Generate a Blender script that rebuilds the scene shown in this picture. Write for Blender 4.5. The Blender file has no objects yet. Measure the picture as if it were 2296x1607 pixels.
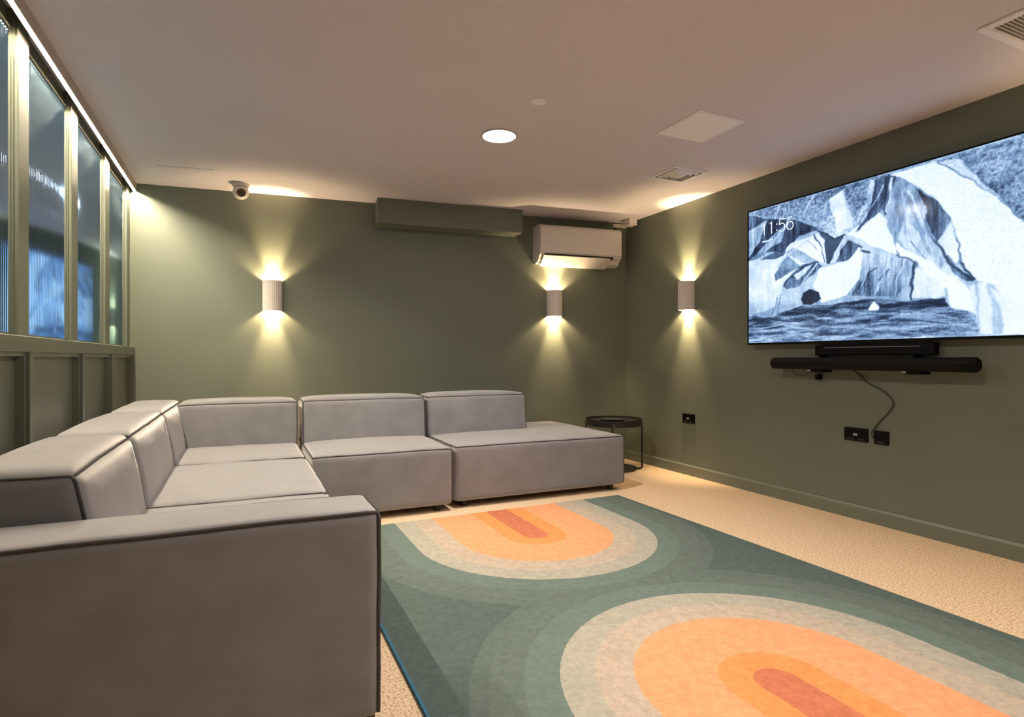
import bpy, bmesh, math, random
import numpy as np
from mathutils import Vector, Matrix, noise

random.seed(7)
PI = math.pi
scene = bpy.context.scene
COL = scene.collection

# ---------------------------------------------------------------- the room
XR, XL, H = 3.5532, -0.812, 2.40          # right wall, face of the partition posts, ceiling height
YB, SLOPE = 5.2984, -0.1093              # back wall: y = YB + SLOPE * x
YF = -2.3                                # wall behind the camera
PHI = math.atan(SLOPE)                   # the back wall is not square to the others
XW = -0.7756
O = Vector((XW, YB + SLOPE * XW, 0))
E_ = Vector((math.cos(PHI), math.sin(PHI), 0))
N_ = Vector((math.sin(PHI), -math.cos(PHI), 0))


def on_back(s, out, z):
    """a point s metres along the back wall from its left corner, out metres into the room"""
    return O + E_ * s + N_ * out + Vector((0, 0, z))


def yback(x):
    return YB + SLOPE * x


# ---------------------------------------------------------------- materials
def new_mat(name):
    m = bpy.data.materials.new(name)
    m.use_nodes = True
    nt = m.node_tree
    b = nt.nodes['Principled BSDF']
    return m, nt, b


def N(nt, kind, **kw):
    n = nt.nodes.new(kind)
    for k, v in kw.items():
        setattr(n, k, v)
    return n


def mathn(nt, op, a, b=None, c=None):
    n = N(nt, 'ShaderNodeMath', operation=op)
    for i, v in enumerate((a, b, c)):
        if v is None:
            continue
        if isinstance(v, (int, float)):
            n.inputs[i].default_value = v
        else:
            nt.links.new(v, n.inputs[i])
    return n.outputs[0]


def plain(name, col, rough=0.5, metal=0.0, spec=0.5, var=0.0, vscale=6.0, bump=0.0, bscale=200.0, coat=0.0):
    m, nt, b = new_mat(name)
    b.inputs['Roughness'].default_value = rough
    b.inputs['Metallic'].default_value = metal
    b.inputs['Specular IOR Level'].default_value = spec
    b.inputs['Coat Weight'].default_value = coat
    tc = N(nt, 'ShaderNodeTexCoord')
    no = N(nt, 'ShaderNodeTexNoise')
    no.inputs['Scale'].default_value = vscale
    no.inputs['Detail'].default_value = 4
    nt.links.new(tc.outputs['Object'], no.inputs['Vector'])
    r = N(nt, 'ShaderNodeValToRGB')
    r.color_ramp.elements[0].position = 0.3
    r.color_ramp.elements[1].position = 0.7
    r.color_ramp.elements[0].color = (*[c * (1 - var) for c in col], 1)
    r.color_ramp.elements[1].color = (*[c * (1 + var) for c in col], 1)
    nt.links.new(no.outputs['Fac'], r.inputs['Fac'])
    nt.links.new(r.outputs['Color'], b.inputs['Base Color'])
    if bump:
        n2 = N(nt, 'ShaderNodeTexNoise')
        n2.inputs['Scale'].default_value = bscale
        n2.inputs['Detail'].default_value = 3
        nt.links.new(tc.outputs['Object'], n2.inputs['Vector'])
        bp = N(nt, 'ShaderNodeBump')
        bp.inputs['Strength'].default_value = bump
        bp.inputs['Distance'].default_value = 0.002
        nt.links.new(n2.outputs['Fac'], bp.inputs['Height'])
        nt.links.new(bp.outputs['Normal'], b.inputs['Normal'])
    return m


def glow(name, col, strength):
    m, nt, b = new_mat(name)
    b.inputs['Base Color'].default_value = (0.8, 0.8, 0.8, 1)
    b.inputs['Emission Color'].default_value = (*col, 1)
    b.inputs['Emission Strength'].default_value = strength
    return m


def carpet_mat():
    m, nt, b = new_mat('speckled carpet')
    b.inputs['Roughness'].default_value = 0.95
    b.inputs['Specular IOR Level'].default_value = 0.1
    tc = N(nt, 'ShaderNodeTexCoord')
    a = N(nt, 'ShaderNodeTexNoise')
    a.inputs['Scale'].default_value = 115
    a.inputs['Detail'].default_value = 3
    a.inputs['Roughness'].default_value = 0.7
    nt.links.new(tc.outputs['Object'], a.inputs['Vector'])
    r = N(nt, 'ShaderNodeValToRGB')
    e = r.color_ramp.elements
    e[0].position, e[0].color = 0.38, (*CARPET_DARK, 1)
    e[1].position, e[1].color = 0.58, (*CARPET_LIGHT, 1)
    k = e.new(0.46)
    k.color = (*CARPET_MID, 1)
    nt.links.new(a.outputs['Fac'], r.inputs['Fac'])
    nt.links.new(r.outputs['Color'], b.inputs['Base Color'])
    bp = N(nt, 'ShaderNodeBump')
    bp.inputs['Strength'].default_value = 0.25
    bp.inputs['Distance'].default_value = 0.004
    nt.links.new(a.outputs['Fac'], bp.inputs['Height'])
    nt.links.new(bp.outputs['Normal'], b.inputs['Normal'])
    return m


def rug_mat():
    """two nested-arch motifs woven into a teal field"""
    m, nt, b = new_mat('arched rug pile')
    b.inputs['Roughness'].default_value = 0.95
    b.inputs['Specular IOR Level'].default_value = 0.1
    tc = N(nt, 'ShaderNodeTexCoord')
    sp = N(nt, 'ShaderNodeSeparateXYZ')
    nt.links.new(tc.outputs['Object'], sp.inputs[0])
    x, y = sp.outputs[0], sp.outputs[1]
    qx = mathn(nt, 'SUBTRACT', x, 1.523)
    qx2 = mathn(nt, 'MULTIPLY', qx, qx)
    y1 = mathn(nt, 'MINIMUM', mathn(nt, 'SUBTRACT', y, 2.978), 0.0)
    y2 = mathn(nt, 'MAXIMUM', mathn(nt, 'SUBTRACT', y, 1.302), 0.0)
    d1 = mathn(nt, 'SQRT', mathn(nt, 'ADD', qx2, mathn(nt, 'MULTIPLY', y1, y1)))
    d2 = mathn(nt, 'SQRT', mathn(nt, 'ADD', qx2, mathn(nt, 'MULTIPLY', y2, y2)))
    d = mathn(nt, 'MINIMUM', d1, d2)
    wob = N(nt, 'ShaderNodeTexNoise')
    wob.inputs['Scale'].default_value = 60
    nt.links.new(tc.outputs['Object'], wob.inputs['Vector'])
    d = mathn(nt, 'ADD', d, mathn(nt, 'MULTIPLY', mathn(nt, 'SUBTRACT', wob.outputs['Fac'], 0.5), 0.006))
    r = N(nt, 'ShaderNodeValToRGB')
    r.color_ramp.interpolation = 'CONSTANT'
    e = r.color_ramp.elements
    stops = [(0.0, RUG[0]), (0.072, RUG[1]), (0.178, RUG[2]), (0.442, RUG[3]), (0.567, RUG[4]),
             (0.682, RUG[5]), (0.80, RUG[6]), (0.91, RUG[7]), (0.965, RUG[8])]
    e[0].position, e[0].color = 0, (*stops[0][1], 1)
    e[1].position, e[1].color = stops[1][0], (*stops[1][1], 1)
    for p, c in stops[2:]:
        k = e.new(p)
        k.color = (*c, 1)
    nt.links.new(d, r.inputs['Fac'])
    a = N(nt, 'ShaderNodeTexNoise')
    a.inputs['Scale'].default_value = 38
    a.inputs['Detail'].default_value = 9
    a.inputs['Roughness'].default_value = 0.75
    nt.links.new(tc.outputs['Object'], a.inputs['Vector'])
    f = N(nt, 'ShaderNodeMapRange')
    f.inputs[1].default_value, f.inputs[2].default_value = 0.3, 0.7
    f.inputs[3].default_value, f.inputs[4].default_value = 0.78, 1.22
    nt.links.new(a.outputs['Fac'], f.inputs[0])
    mx = N(nt, 'ShaderNodeVectorMath', operation='SCALE')
    nt.links.new(r.outputs['Color'], mx.inputs[0])
    nt.links.new(f.outputs[0], mx.inputs['Scale'])
    nt.links.new(mx.outputs[0], b.inputs['Base Color'])
    bp = N(nt, 'ShaderNodeBump')
    bp.inputs['Strength'].default_value = 0.3
    bp.inputs['Distance'].default_value = 0.003
    n2 = N(nt, 'ShaderNodeTexNoise')
    n2.inputs['Scale'].default_value = 150
    nt.links.new(tc.outputs['Object'], n2.inputs['Vector'])
    nt.links.new(n2.outputs['Fac'], bp.inputs['Height'])
    nt.links.new(bp.outputs['Normal'], b.inputs['Normal'])
    return m


def fabric_mat(name, col, var=0.10):
    m, nt, b = new_mat(name)
    b.inputs['Roughness'].default_value = 0.85
    b.inputs['Specular IOR Level'].default_value = 0.15
    b.inputs['Sheen Weight'].default_value = 0.9
    b.inputs['Sheen Roughness'].default_value = 0.5
    b.inputs['Sheen Tint'].default_value = (1.0, 0.97, 1.0, 1)
    tc = N(nt, 'ShaderNodeTexCoord')
    a = N(nt, 'ShaderNodeTexNoise')
    a.inputs['Scale'].default_value = 7
    a.inputs['Detail'].default_value = 5
    nt.links.new(tc.outputs['Object'], a.inputs['Vector'])
    r = N(nt, 'ShaderNodeValToRGB')
    r.color_ramp.elements[0].position, r.color_ramp.elements[1].position = 0.3, 0.7
    r.color_ramp.elements[0].color = (*[c * (1 - var) for c in col], 1)
    r.color_ramp.elements[1].color = (*[c * (1 + var) for c in col], 1)
    nt.links.new(a.outputs['Fac'], r.inputs['Fac'])
    nt.links.new(r.outputs['Color'], b.inputs['Base Color'])
    w = N(nt, 'ShaderNodeTexNoise')
    w.inputs['Scale'].default_value = 420
    nt.links.new(tc.outputs['Object'], w.inputs['Vector'])
    w2 = N(nt, 'ShaderNodeTexNoise')
    w2.inputs['Scale'].default_value = 9
    w2.inputs['Detail'].default_value = 3
    nt.links.new(tc.outputs['Object'], w2.inputs['Vector'])
    s = mathn(nt, 'ADD', mathn(nt, 'MULTIPLY', w.outputs['Fac'], 0.05), w2.outputs['Fac'])
    bp = N(nt, 'ShaderNodeBump')
    bp.inputs['Strength'].default_value = 0.16
    bp.inputs['Distance'].default_value = 0.012
    nt.links.new(s, bp.inputs['Height'])
    nt.links.new(bp.outputs['Normal'], b.inputs['Normal'])
    return m


def fluted_mat():
    m, nt, b = new_mat('fluted mirrored glass')
    b.inputs['Base Color'].default_value = (*FLUTED, 1)
    b.inputs['Metallic'].default_value = 1.0
    b.inputs['Roughness'].default_value = 0.06
    return m


def screen_mat():
    m, nt, b = new_mat('lit screen')
    b.inputs['Base Color'].default_value = (0.01, 0.01, 0.012, 1)
    b.inputs['Roughness'].default_value = 0.12
    b.inputs['Specular IOR Level'].default_value = 0.12
    a = N(nt, 'ShaderNodeVertexColor', layer_name='picture')
    nt.links.new(a.outputs['Color'], b.inputs['Emission Color'])
    b.inputs['Emission Strength'].default_value = SCREEN
    return m


# ---------------------------------------------------------------- mesh helpers
def link(name, me, mat, parent=None):
    o = bpy.data.objects.new(name, me)
    COL.objects.link(o)
    if mat:
        for q in (mat if isinstance(mat, (list, tuple)) else [mat]):
            me.materials.append(q)
    if parent is not None:
        o.parent = parent
    return o


class MB:
    """collects shapes into ONE mesh"""

    def __init__(self):
        self.bm = bmesh.new()

    def box(self, x0, x1, y0, y1, z0, z1, bevel=0.0, seg=2):
        v = [self.bm.verts.new(p) for p in
             ((x0, y0, z0), (x1, y0, z0), (x1, y1, z0), (x0, y1, z0), (x0, y0, z1), (x1, y0, z1), (x1, y1, z1), (x0, y1, z1))]
        fs = [self.bm.faces.new([v[i] for i in q]) for q in
              ((0, 3, 2, 1), (4, 5, 6, 7), (0, 1, 5, 4), (1, 2, 6, 5), (2, 3, 7, 6), (3, 0, 4, 7))]
        if bevel:
            es = list({e for f in fs for e in f.edges})
            bmesh.ops.bevel(self.bm, geom=es, offset=bevel, segments=seg, profile=0.5, affect='EDGES')
        return self

    def prism(self, pts, axis, a, b):
        """polygon pts (2-D) extruded along an axis from a to b"""
        def P(p, t):
            return {'x': (t, p[0], p[1]), 'y': (p[0], t, p[1]), 'z': (p[0], p[1], t)}[axis]
        lo = [self.bm.verts.new(P(p, a)) for p in pts]
        hi = [self.bm.verts.new(P(p, b)) for p in pts]
        n = len(pts)
        for i in range(n):
            self.bm.faces.new((lo[i], lo[(i + 1) % n], hi[(i + 1) % n], hi[i]))
        self.bm.faces.new(lo[::-1])
        self.bm.faces.new(hi)
        return self

    def cyl(self, c, r, h, axis='z', n=32, r2=None):
        r2 = r if r2 is None else r2
        def P(k, rr, t):
            a = 2 * PI * k / n
            p, q = rr * math.cos(a), rr * math.sin(a)
            v = {'z': (p, q, t), 'x': (t, p, q), 'y': (p, t, q)}[axis]
            return (c[0] + v[0], c[1] + v[1], c[2] + v[2])
        lo = [self.bm.verts.new(P(k, r, 0)) for k in range(n)]
        hi = [self.bm.verts.new(P(k, r2, h)) for k in range(n)]
        for i in range(n):
            self.bm.faces.new((lo[i], lo[(i + 1) % n], hi[(i + 1) % n], hi[i]))
        self.bm.faces.new(lo[::-1])
        self.bm.faces.new(hi)
        return self

    def lathe(self, prof, c=(0, 0, 0), n=40):
        rings = []
        for r, z in prof:
            rings.append([self.bm.verts.new((c[0] + r * math.cos(2 * PI * k / n), c[1] + r * math.sin(2 * PI * k / n), c[2] + z)) for k in range(n)])
        for a, b in zip(rings, rings[1:]):
            for k in range(n):
                self.bm.faces.new((a[k], a[(k + 1) % n], b[(k + 1) % n], b[k]))
        self.bm.faces.new(rings[0][::-1])
        self.bm.faces.new(rings[-1])
        return self

    def tube(self, pts, r, n=8, closed=False):
        P = [Vector(p) for p in pts]
        m = len(P)
        rings = []
        up = None
        for i in range(m):
            if closed:
                t = (P[(i + 1) % m] - P[i - 1]).normalized()
            else:
                t = (P[min(i + 1, m - 1)] - P[max(i - 1, 0)]).normalized()
            if up is None:
                up = t.orthogonal().normalized()
            up = (up - t * up.dot(t))
            up = up.normalized() if up.length > 1e-6 else t.orthogonal().normalized()
            s = t.cross(up)
            rings.append([self.bm.verts.new(P[i] + (up * math.cos(2 * PI * k / n) + s * math.sin(2 * PI * k / n)) * r) for k in range(n)])
        seq = list(zip(rings, rings[1:])) + ([(rings[-1], rings[0])] if closed else [])
        for a, b in seq:
            for k in range(n):
                self.bm.faces.new((a[k], a[(k + 1) % n], b[(k + 1) % n], b[k]))
        if not closed:
            self.bm.faces.new(rings[0][::-1])
            self.bm.faces.new(rings[-1])
        return self

    def sphere(self, c, r, u=24, v=14):
        bmesh.ops.create_uvsphere(self.bm, u_segments=u, v_segments=v, radius=r, matrix=Matrix.Translation(c))
        return self

    def build(self, name, mat, parent=None, smooth=False, angle=None):
        bmesh.ops.recalc_face_normals(self.bm, faces=self.bm.faces[:])
        me = bpy.data.meshes.new(name)
        self.bm.to_mesh(me)
        self.bm.free()
        if smooth:
            for p in me.polygons:
                p.use_smooth = True
            if angle is not None:
                me.set_sharp_from_angle(angle=angle)
        return link(name, me, mat, parent)


def catmull(pts, n=8):
    P = [Vector(p) for p in pts]
    P = [P[0] * 2 - P[1]] + P + [P[-1] * 2 - P[-2]]
    out = []
    for i in range(1, len(P) - 2):
        a, b, c, d = P[i - 1:i + 3]
        for k in range(n):
            t = k / n
            out.append(0.5 * ((2 * b) + (c - a) * t + (2 * a - 5 * b + 4 * c - d) * t * t + (3 * b - a - 3 * c + d) * t ** 3))
    out.append(P[-2])
    return out


# ---------------------------------------------------------------- naming helpers
def thing(name, label, cat, loc=(0, 0, 0), rotz=0.0, group=None):
    o = bpy.data.objects.new(name, None)
    o.empty_display_size = 0.1
    COL.objects.link(o)
    o.location = loc
    o.rotation_euler = (0, 0, rotz)
    return tag(o, label, cat, group)


def tag(o, label, cat, group=None):
    o['label'] = label
    o['category'] = cat
    if group:
        o['group'] = group
    return o


def struct(o, label=None):
    o['kind'] = 'structure'
    if label:
        o['label'] = label
    return o


def dup(root, loc, rotz, label, group=None):
    r = root.copy()
    COL.objects.link(r)
    r.location = loc
    r.rotation_euler = (0, 0, rotz)
    r['label'] = label
    if group:
        r['group'] = group
    for ch in list(root.children):
        c = ch.copy()
        COL.objects.link(c)
        c.parent = r
        for g in list(ch.children):
            d = g.copy()
            COL.objects.link(d)
            d.parent = c
    return r


# regions and creases of the picture on the screen, in thousandths of its width and height
PICTURE = [
 (0.5,'r',(0.0,-0.25),[(-13,1000),(596,994),(571,849),(475,684),(394,673),(327,766),(228,855),(135,901),(3,981)]),
 (0.85,'s',(0,0),[(370,938),(424,963),(441,849),(464,726),(406,698),(394,809)]),
 (0.2,'v',(0,0.1),[(-13,990),(82,924),(228,855),(327,756),(255,741),(172,640),(82,689),(-5,629)]),
 (0.62,'v',(0,0),[(-13,856),(98,905),(59,763),(-5,646)]),
 (0.55,'v',(0,0),[(106,758),(193,858),(172,726),(82,678),(19,645)]),
 (0.92,'v',(0.0,-0.25),[(165,621),(207,694),(333,734),(353,677),(356,517),(294,583),(221,668)]),
 (0.35,'n',(0,0),[(308,733),(320,723),(343,630),(336,638)]),
 (0.24,'n',(0,0.1),[(327,756),(394,668),(438,677),(382,515),(358,516),(353,677)]),
 (0.7,'v',(0,-0.3),[(436,673),(406,605),(375,517),(399,513),(441,647)]),
 (0.28,'v',(0,-0.2),[(441,647),(502,579),(452,510),(400,510)]),
 (0.8,'s',(0,0.1),[(-13,631),(135,629),(193,634),(262,541),(345,520),(255,387),(172,404),(135,259),(-13,199)]),
 (0.36,'s',(0.2,0.2),[(128,489),(193,629),(248,525),(214,501),(135,444)]),
 (0.3,'s',(0,0),[(59,617),(135,662),(193,655),(172,619),(128,609)]),
 (0.24,'v',(0.2,-0.2),[(168,416),(262,531),(320,536),(345,509),(288,432),(241,380),(186,369)]),
 (0.72,'v',(0,0),[(221,468),(294,532),(308,529),(241,432)]),
 (0.93,'s',(0,-0.1),[(333,492),(452,510),(486,585),(505,542),(486,379),(441,293),(345,259),(308,377)]),
 (0.52,'v',(0.15,0.2),[(499,553),(591,499),(672,442),(663,341),(610,254),(458,280),(486,379)]),
 (0.85,'s',(0,0),[(672,424),(744,323),(761,237),(730,221),(663,237),(668,340)]),
 (0.3,'v',(0,0),[(656,342),(668,439),(676,432),(661,306),(663,228),(656,229)]),
 (0.3,'v',(0,0),[(464,299),(508,383),(540,441),(513,355),(481,286)]),
 (0.35,'v',(0,0),[(560,354),(591,428),(591,401),(571,352)]),
 (0.6,'f',(-0.1,-0.5),[(596,989),(620,970),(686,874),(744,754),(783,652),(739,532),(773,407),(838,299),(790,309),(730,410),(654,517),(610,636),(571,795),(583,923)]),
 (0.94,'s',(0.0,0.0),[(450,683),(555,792),(576,720),(610,583),(654,512),(730,417),(790,313),(830,241),(849,112),(830,138),(781,168),(765,269),(744,290),(677,432),(620,504),(529,577)]),
 (0.78,'f',(0,0),[(620,588),(640,695),(686,609),(727,436),(677,483)]),
 (0.22,'v',(0.25,-0.3),[(677,861),(739,761),(783,643),(740,530),(709,669),(699,783)]),
 (0.9,'s',(0.15,-0.1),[(741,529),(781,624),(794,563),(806,410),(790,402),(761,475)]),
 (0.38,'n',(0,0),[(789,597),(797,529),(807,402),(799,400)]),
 (0.28,'v',(0,0),[(739,530),(790,393),(839,297),(814,296),(790,337),(773,399)]),
 (0.26,'v',(0,-0.25),[(583,982),(615,969),(583,843),(566,778),(477,683),(529,821)]),
 (0.72,'v',(0,0),[(518,862),(534,975),(550,976),(534,856),(497,779)]),
 (0.7,'v',(0,0),[(591,920),(606,949),(586,842),(583,771)]),
 (0.22,'v',(0,0),[(542,972),(583,985),(571,894),(529,821)]),
 (0.93,'g',(-0.0,-0.06),[(598,988),(735,985),(830,836),(927,644),(961,556),(1087,290),(1087,16),(961,18),(891,260),(838,299),(808,398),(794,587),(773,677),(730,786),(663,903)]),
 (0.45,'r',(0,0),[(735,985),(944,991),(1087,1002),(1087,345),(961,564),(919,663),(830,836)]),
 (0.75,'g',(0,0),[(744,974),(798,966),(869,786),(927,652),(891,713),(830,836)]),
 (0.9,'s',(0.1,0),[(826,273),(861,286),(905,212),(961,25),(961,7),(853,13),(848,112)]),
 (0.7,'s',(0,0),[(887,199),(898,191),(916,10),(887,11)]),
 (0.93,'g',(0,0),[(905,227),(1087,153),(1087,-5),(954,3)]),
 (0.36,'w',(0,-0.25),[(-13,205),(120,183),(255,250),(394,238),(518,251),(640,219),(761,216),(781,160),(826,139),(848,65),(853,17),(686,7),(-13,-14)]),
 (0.17,'w',(0,0),[(394,235),(518,249),(640,216),(761,214),(773,170),(591,186),(382,214)]),
 (0.22,'w',(0,0),[(135,204),(255,248),(382,214),(345,130),(241,150)]),
 (0.08,'n',(0,0),[(250,290),(262,334),(294,361),(333,330),(343,285),(310,254),(262,256)]),
 (0.97,'n',(0,0),[(523,188),(542,239),(559,199),(556,180),(529,180)]),
 (0.85,'n',(0,0),[(71,759),(124,758),(124,746),(71,747)]),
]
CREASES = [
 (0.12,7,[(597,984),(571,866),(524,758),(477,683)]),
 (0.16,6,[(613,965),(586,842),(578,755)]),
 (0.3,4,[(610,636),(615,545),(628,498)]),
 (0.25,4,[(560,362),(591,418)]),
 (0.2,6,[(670,441),(659,306),(659,229)]),
 (0.25,4,[(464,299),(513,401),(550,438)]),
 (0.2,6,[(494,557),(524,544)]),
 (0.3,4,[(310,731),(343,625),(353,528)]),
 (0.3,3,[(282,700),(320,617)]),
 (0.12,5,[(228,855),(327,756),(394,668),(433,680)]),
 (0.2,6,[(12,631),(98,673),(172,651)]),
 (0.2,6,[(172,404),(241,516),(327,536)]),
 (0.3,4,[(144,323),(120,195)]),
 (0.3,3,[(165,341),(144,203)]),
 (0.15,5,[(806,398),(837,302)]),
 (0.15,6,[(739,530),(773,407),(834,300)]),
 (0.35,4,[(744,971),(830,835),(891,721),(927,648),(958,561)]),
 (0.62,9,[(872,264),(898,167),(907,22)]),
 (0.55,6,[(838,295),(853,190),(853,25)]),
 (0.3,5,[(620,500),(677,432),(677,407)]),
 (0.25,5,[(704,671),(727,561),(741,523)]),
 (0.4,4,[(663,565),(704,450)]),
 (0.35,4,[(640,853),(682,679),(699,553)]),
 (0.4,4,[(620,897),(640,731),(644,624)]),
 (0.85,7,[(533,980),(513,865),(486,746)]),
 (0.85,8,[(424,963),(441,849),(466,715)]),
 (0.75,9,[(308,986),(262,872)]),
 (0.75,7,[(154,986),(135,907)]),
 (0.8,6,[(430,668),(382,520)]),
 (0.9,4,[(349,678),(358,516)]),
 (0.8,6,[(603,959),(591,858),(586,770)]),
 (0.85,5,[(654,863),(686,711),(727,494)]),
 (0.8,5,[(571,930),(540,835),(502,739)]),
 (0.7,6,[(193,836),(82,666)]),
 (0.75,6,[(294,706),(193,613),(135,542)]),
 (0.8,5,[(255,398),(320,526)]),
 (0.8,6,[(59,360),(44,227)]),
 (0.75,5,[(591,472),(571,361),(540,276)]),
 (0.8,5,[(640,460),(620,350),(610,263)]),
 (0.75,5,[(529,517),(518,427),(486,304)]),
 (0.97,8,[(450,678),(540,679),(610,547),(677,474),(744,373),(806,269)]),
 (0.12,5,[(394,235),(518,248),(640,216),(761,214)]),
 (0.65,4,[(35,103),(172,125),(294,83)]),
 (0.65,4,[(308,164),(429,131),(540,147)]),
 (0.62,4,[(429,64),(566,72),(686,45)]),
 (0.6,4,[(591,124),(709,137),(794,102)]),
 (0.65,4,[(98,43),(255,55),(370,24)]),
 (0.15,4,[(540,111),(663,107),(773,72)]),
 (0.15,4,[(135,161),(255,139)]),
 (0.15,4,[(308,42),(464,42)]),
]
# ---------------------------------------------------------------- colours (scene linear)
PAINT = (0.150, 0.167, 0.130)
CEIL = (0.70, 0.66, 0.71)
CARPET_DARK, CARPET_MID, CARPET_LIGHT = (0.36, 0.25, 0.155), (0.62, 0.455, 0.30), (0.76, 0.585, 0.40)
RUG = [(0.46, 0.15, 0.08), (0.70, 0.245, 0.085), (0.70, 0.295, 0.148), (0.41, 0.335, 0.268), (0.345, 0.325, 0.268),
       (0.128, 0.168, 0.150), (0.112, 0.144, 0.128), (0.106, 0.137, 0.122), (0.084, 0.113, 0.106)]
FABRIC = (0.215, 0.211, 0.224)
FLUTED = (0.42, 0.70, 1.0)
SCREEN = 1.03
WARM = (1.0, 0.72, 0.40)
DOWN = (1.0, 0.90, 0.80)
SPOT_W, BEAM_W = 21.0, 105.0
DOWN_L = 150.0
DOWN_W = 130.0
LED_L = 900.0

M_wall = plain('sage green paint', PAINT, 0.55, spec=0.35, var=0.03, vscale=2.0, bump=0.05, bscale=300)
M_trim = plain('sage green satin paint', PAINT, 0.38, spec=0.5, var=0.03, vscale=3.0)
M_ceil = plain('white ceiling paint', CEIL, 0.8, spec=0.2, var=0.02, vscale=1.5)
M_white = plain('white plastic', (0.66, 0.62, 0.59), 0.4, var=0.02)
M_bright = plain('bright white plastic', (0.90, 0.88, 0.90), 0.45, var=0.02)
M_vent = plain('vent throat', (0.09, 0.08, 0.07), 0.8, var=0.02)
M_slot = plain('grille shade', (0.34, 0.30, 0.26), 0.8, var=0.02)
M_plaster = plain('white plaster', (0.70, 0.66, 0.63), 0.7, var=0.04, vscale=20, spec=0.2)
M_black = plain('black plastic', (0.003, 0.003, 0.004), 0.45, var=0.1, spec=0.12)
M_blackmetal = plain('black powder coat', (0.018, 0.014, 0.013), 0.45, var=0.1, vscale=30)
M_blacktop = plain('black satin tabletop', (0.022, 0.018, 0.017), 0.25, var=0.1, vscale=10)
M_grey = plain('grey plastic', (0.35, 0.35, 0.36), 0.4, var=0.03)
M_dark = plain('dark shadow gap', (0.02, 0.018, 0.016), 0.9, var=0.1)
M_lens = plain('dark camera window', (0.035, 0.02, 0.012), 0.12, var=0.1)
M_alu = plain('aluminium profile', (0.55, 0.50, 0.44), 0.4, metal=0.6, var=0.03)
M_brownwire = plain('dark brown cable', (0.035, 0.028, 0.02), 0.5, var=0.1)
M_bluebind = plain('blue rug binding', (0.02, 0.13, 0.22), 0.8, var=0.15, vscale=40)
M_carpet = carpet_mat()
M_rug = rug_mat()
M_fab = fabric_mat('grey sofa fabric', FABRIC)
M_pipe = plain('sofa piping with seam shade', (0.085, 0.078, 0.078), 0.9, spec=0.1, var=0.1, vscale=30)  # seam shadow put into the colour: piping much darker than the fabric
M_fluted = fluted_mat()
M_screen = screen_mat()
M_led = glow('warm led tape', (1.0, 0.84, 0.60), LED_L)
M_down = glow('downlight diffuser', DOWN, DOWN_L)
M_bulb = glow('sconce lamp', WARM, 6.0)
M_text = glow('white screen text', (0.75, 0.86, 1.0), 0.9)

# ---------------------------------------------------------------- shell
T = 0.12
XB = XL - 0.063                                # plane behind the panes and panels

fl = struct(MB().box(XB - T, XR + T, YF - T, YB + 0.4, -0.1, 0.0).build('floor', M_carpet), 'beige speckled carpet floor')
ce = struct(MB().box(XB - T, XR + T, YF - T, YB + 0.4, H, H + 0.1).build('ceiling', M_ceil), 'white painted ceiling')
wr = struct(MB().box(XR, XR + T, YF - T, YB + 0.3, 0, H).build('wall_right', M_wall), 'sage green wall behind the television')
wb = MB()
a0, a1 = on_back(-0.3, 0, 0), on_back(4.5, 0, 0)
b0, b1 = on_back(-0.3, -T, 0), on_back(4.5, -T, 0)
wb.prism([(a0.x, a0.y), (a1.x, a1.y), (b1.x, b1.y), (b0.x, b0.y)], 'z', 0, H)
struct(wb.build('wall_back', M_wall), 'sage green wall behind the long side of the sofa')
struct(MB().box(XB - T, XB, YF - T, YB + 0.3, 0, H).build('wall_left', M_wall), 'dark backing of the panelled partition')
struct(MB().box(XB - T, XR + T, YF - T, YF, 0, H).build('wall_front', M_wall), 'sage green wall behind the camera')

# skirting
def skirt_profile(d=0.016, h=0.092):
    return [(0, 0), (-d, 0), (-d, h - 0.014), (-d + 0.010, h), (0, h)]

sk = MB()
sk.prism([(XR + p[0], p[1]) for p in skirt_profile()], 'y', YF, yback(XR))
struct(sk.build('baseboard_right', M_trim), 'sage green baseboard below the television wall')
sk = MB()
sk.prism([(p[0], p[1]) for p in skirt_profile()], 'x', 0.0, 4.36)
o = sk.build('baseboard_back', M_trim)
o.location = O
o.rotation_euler = (0, 0, PHI)
# the prism lies with its thickness on local -y, which faces the room
struct(o, 'sage green baseboard behind the sofa')
struct(MB().box(XR - 0.003, XR, yback(XR) - 0.004, yback(XR), 0.09, H).build('trim_9', M_trim), 'thin sealant bead in the room corner')

# ---------------------------------------------------------------- panelled partition on the left
PF = XL                                        # post fronts
RF = XW                                        # rail and stile fronts (a little prouder)
YEND = yback(XL) + 0.004
pitch = 0.80
ORD = ['first', 'second', 'third', 'fourth', 'fifth', 'sixth', 'seventh', 'eighth']
posts = [0.50, 1.29, 2.10, 2.975, 3.757, 4.568, 5.325]
Z_SILL = 1.112
Z_RAIL = 1.050
k = 1
for i, y in enumerate(posts):
    y1 = min(y + 0.062, YEND)
    p = MB().box(XB, PF, y - 0.062, y1, Z_SILL, H, 0.003, 1)
    p.box(XB, PF - 0.012, y - 0.080, y - 0.060, Z_SILL, H)
    struct(p.build('trim_%d' % (10 + i), M_trim), 'sage green upright post, %s from the back corner' % ORD[len(posts) - 1 - i])
struct(MB().box(XB, RF, YF, YEND, Z_RAIL, Z_SILL, 0.003, 1).build('trim_1', M_trim), 'sage green middle rail under the fluted panes')
struct(MB().box(XB, XB + 0.034, YF, YEND, H - 0.075, H).build('trim_2', M_trim), 'sage green head rail above the fluted panes')
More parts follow.
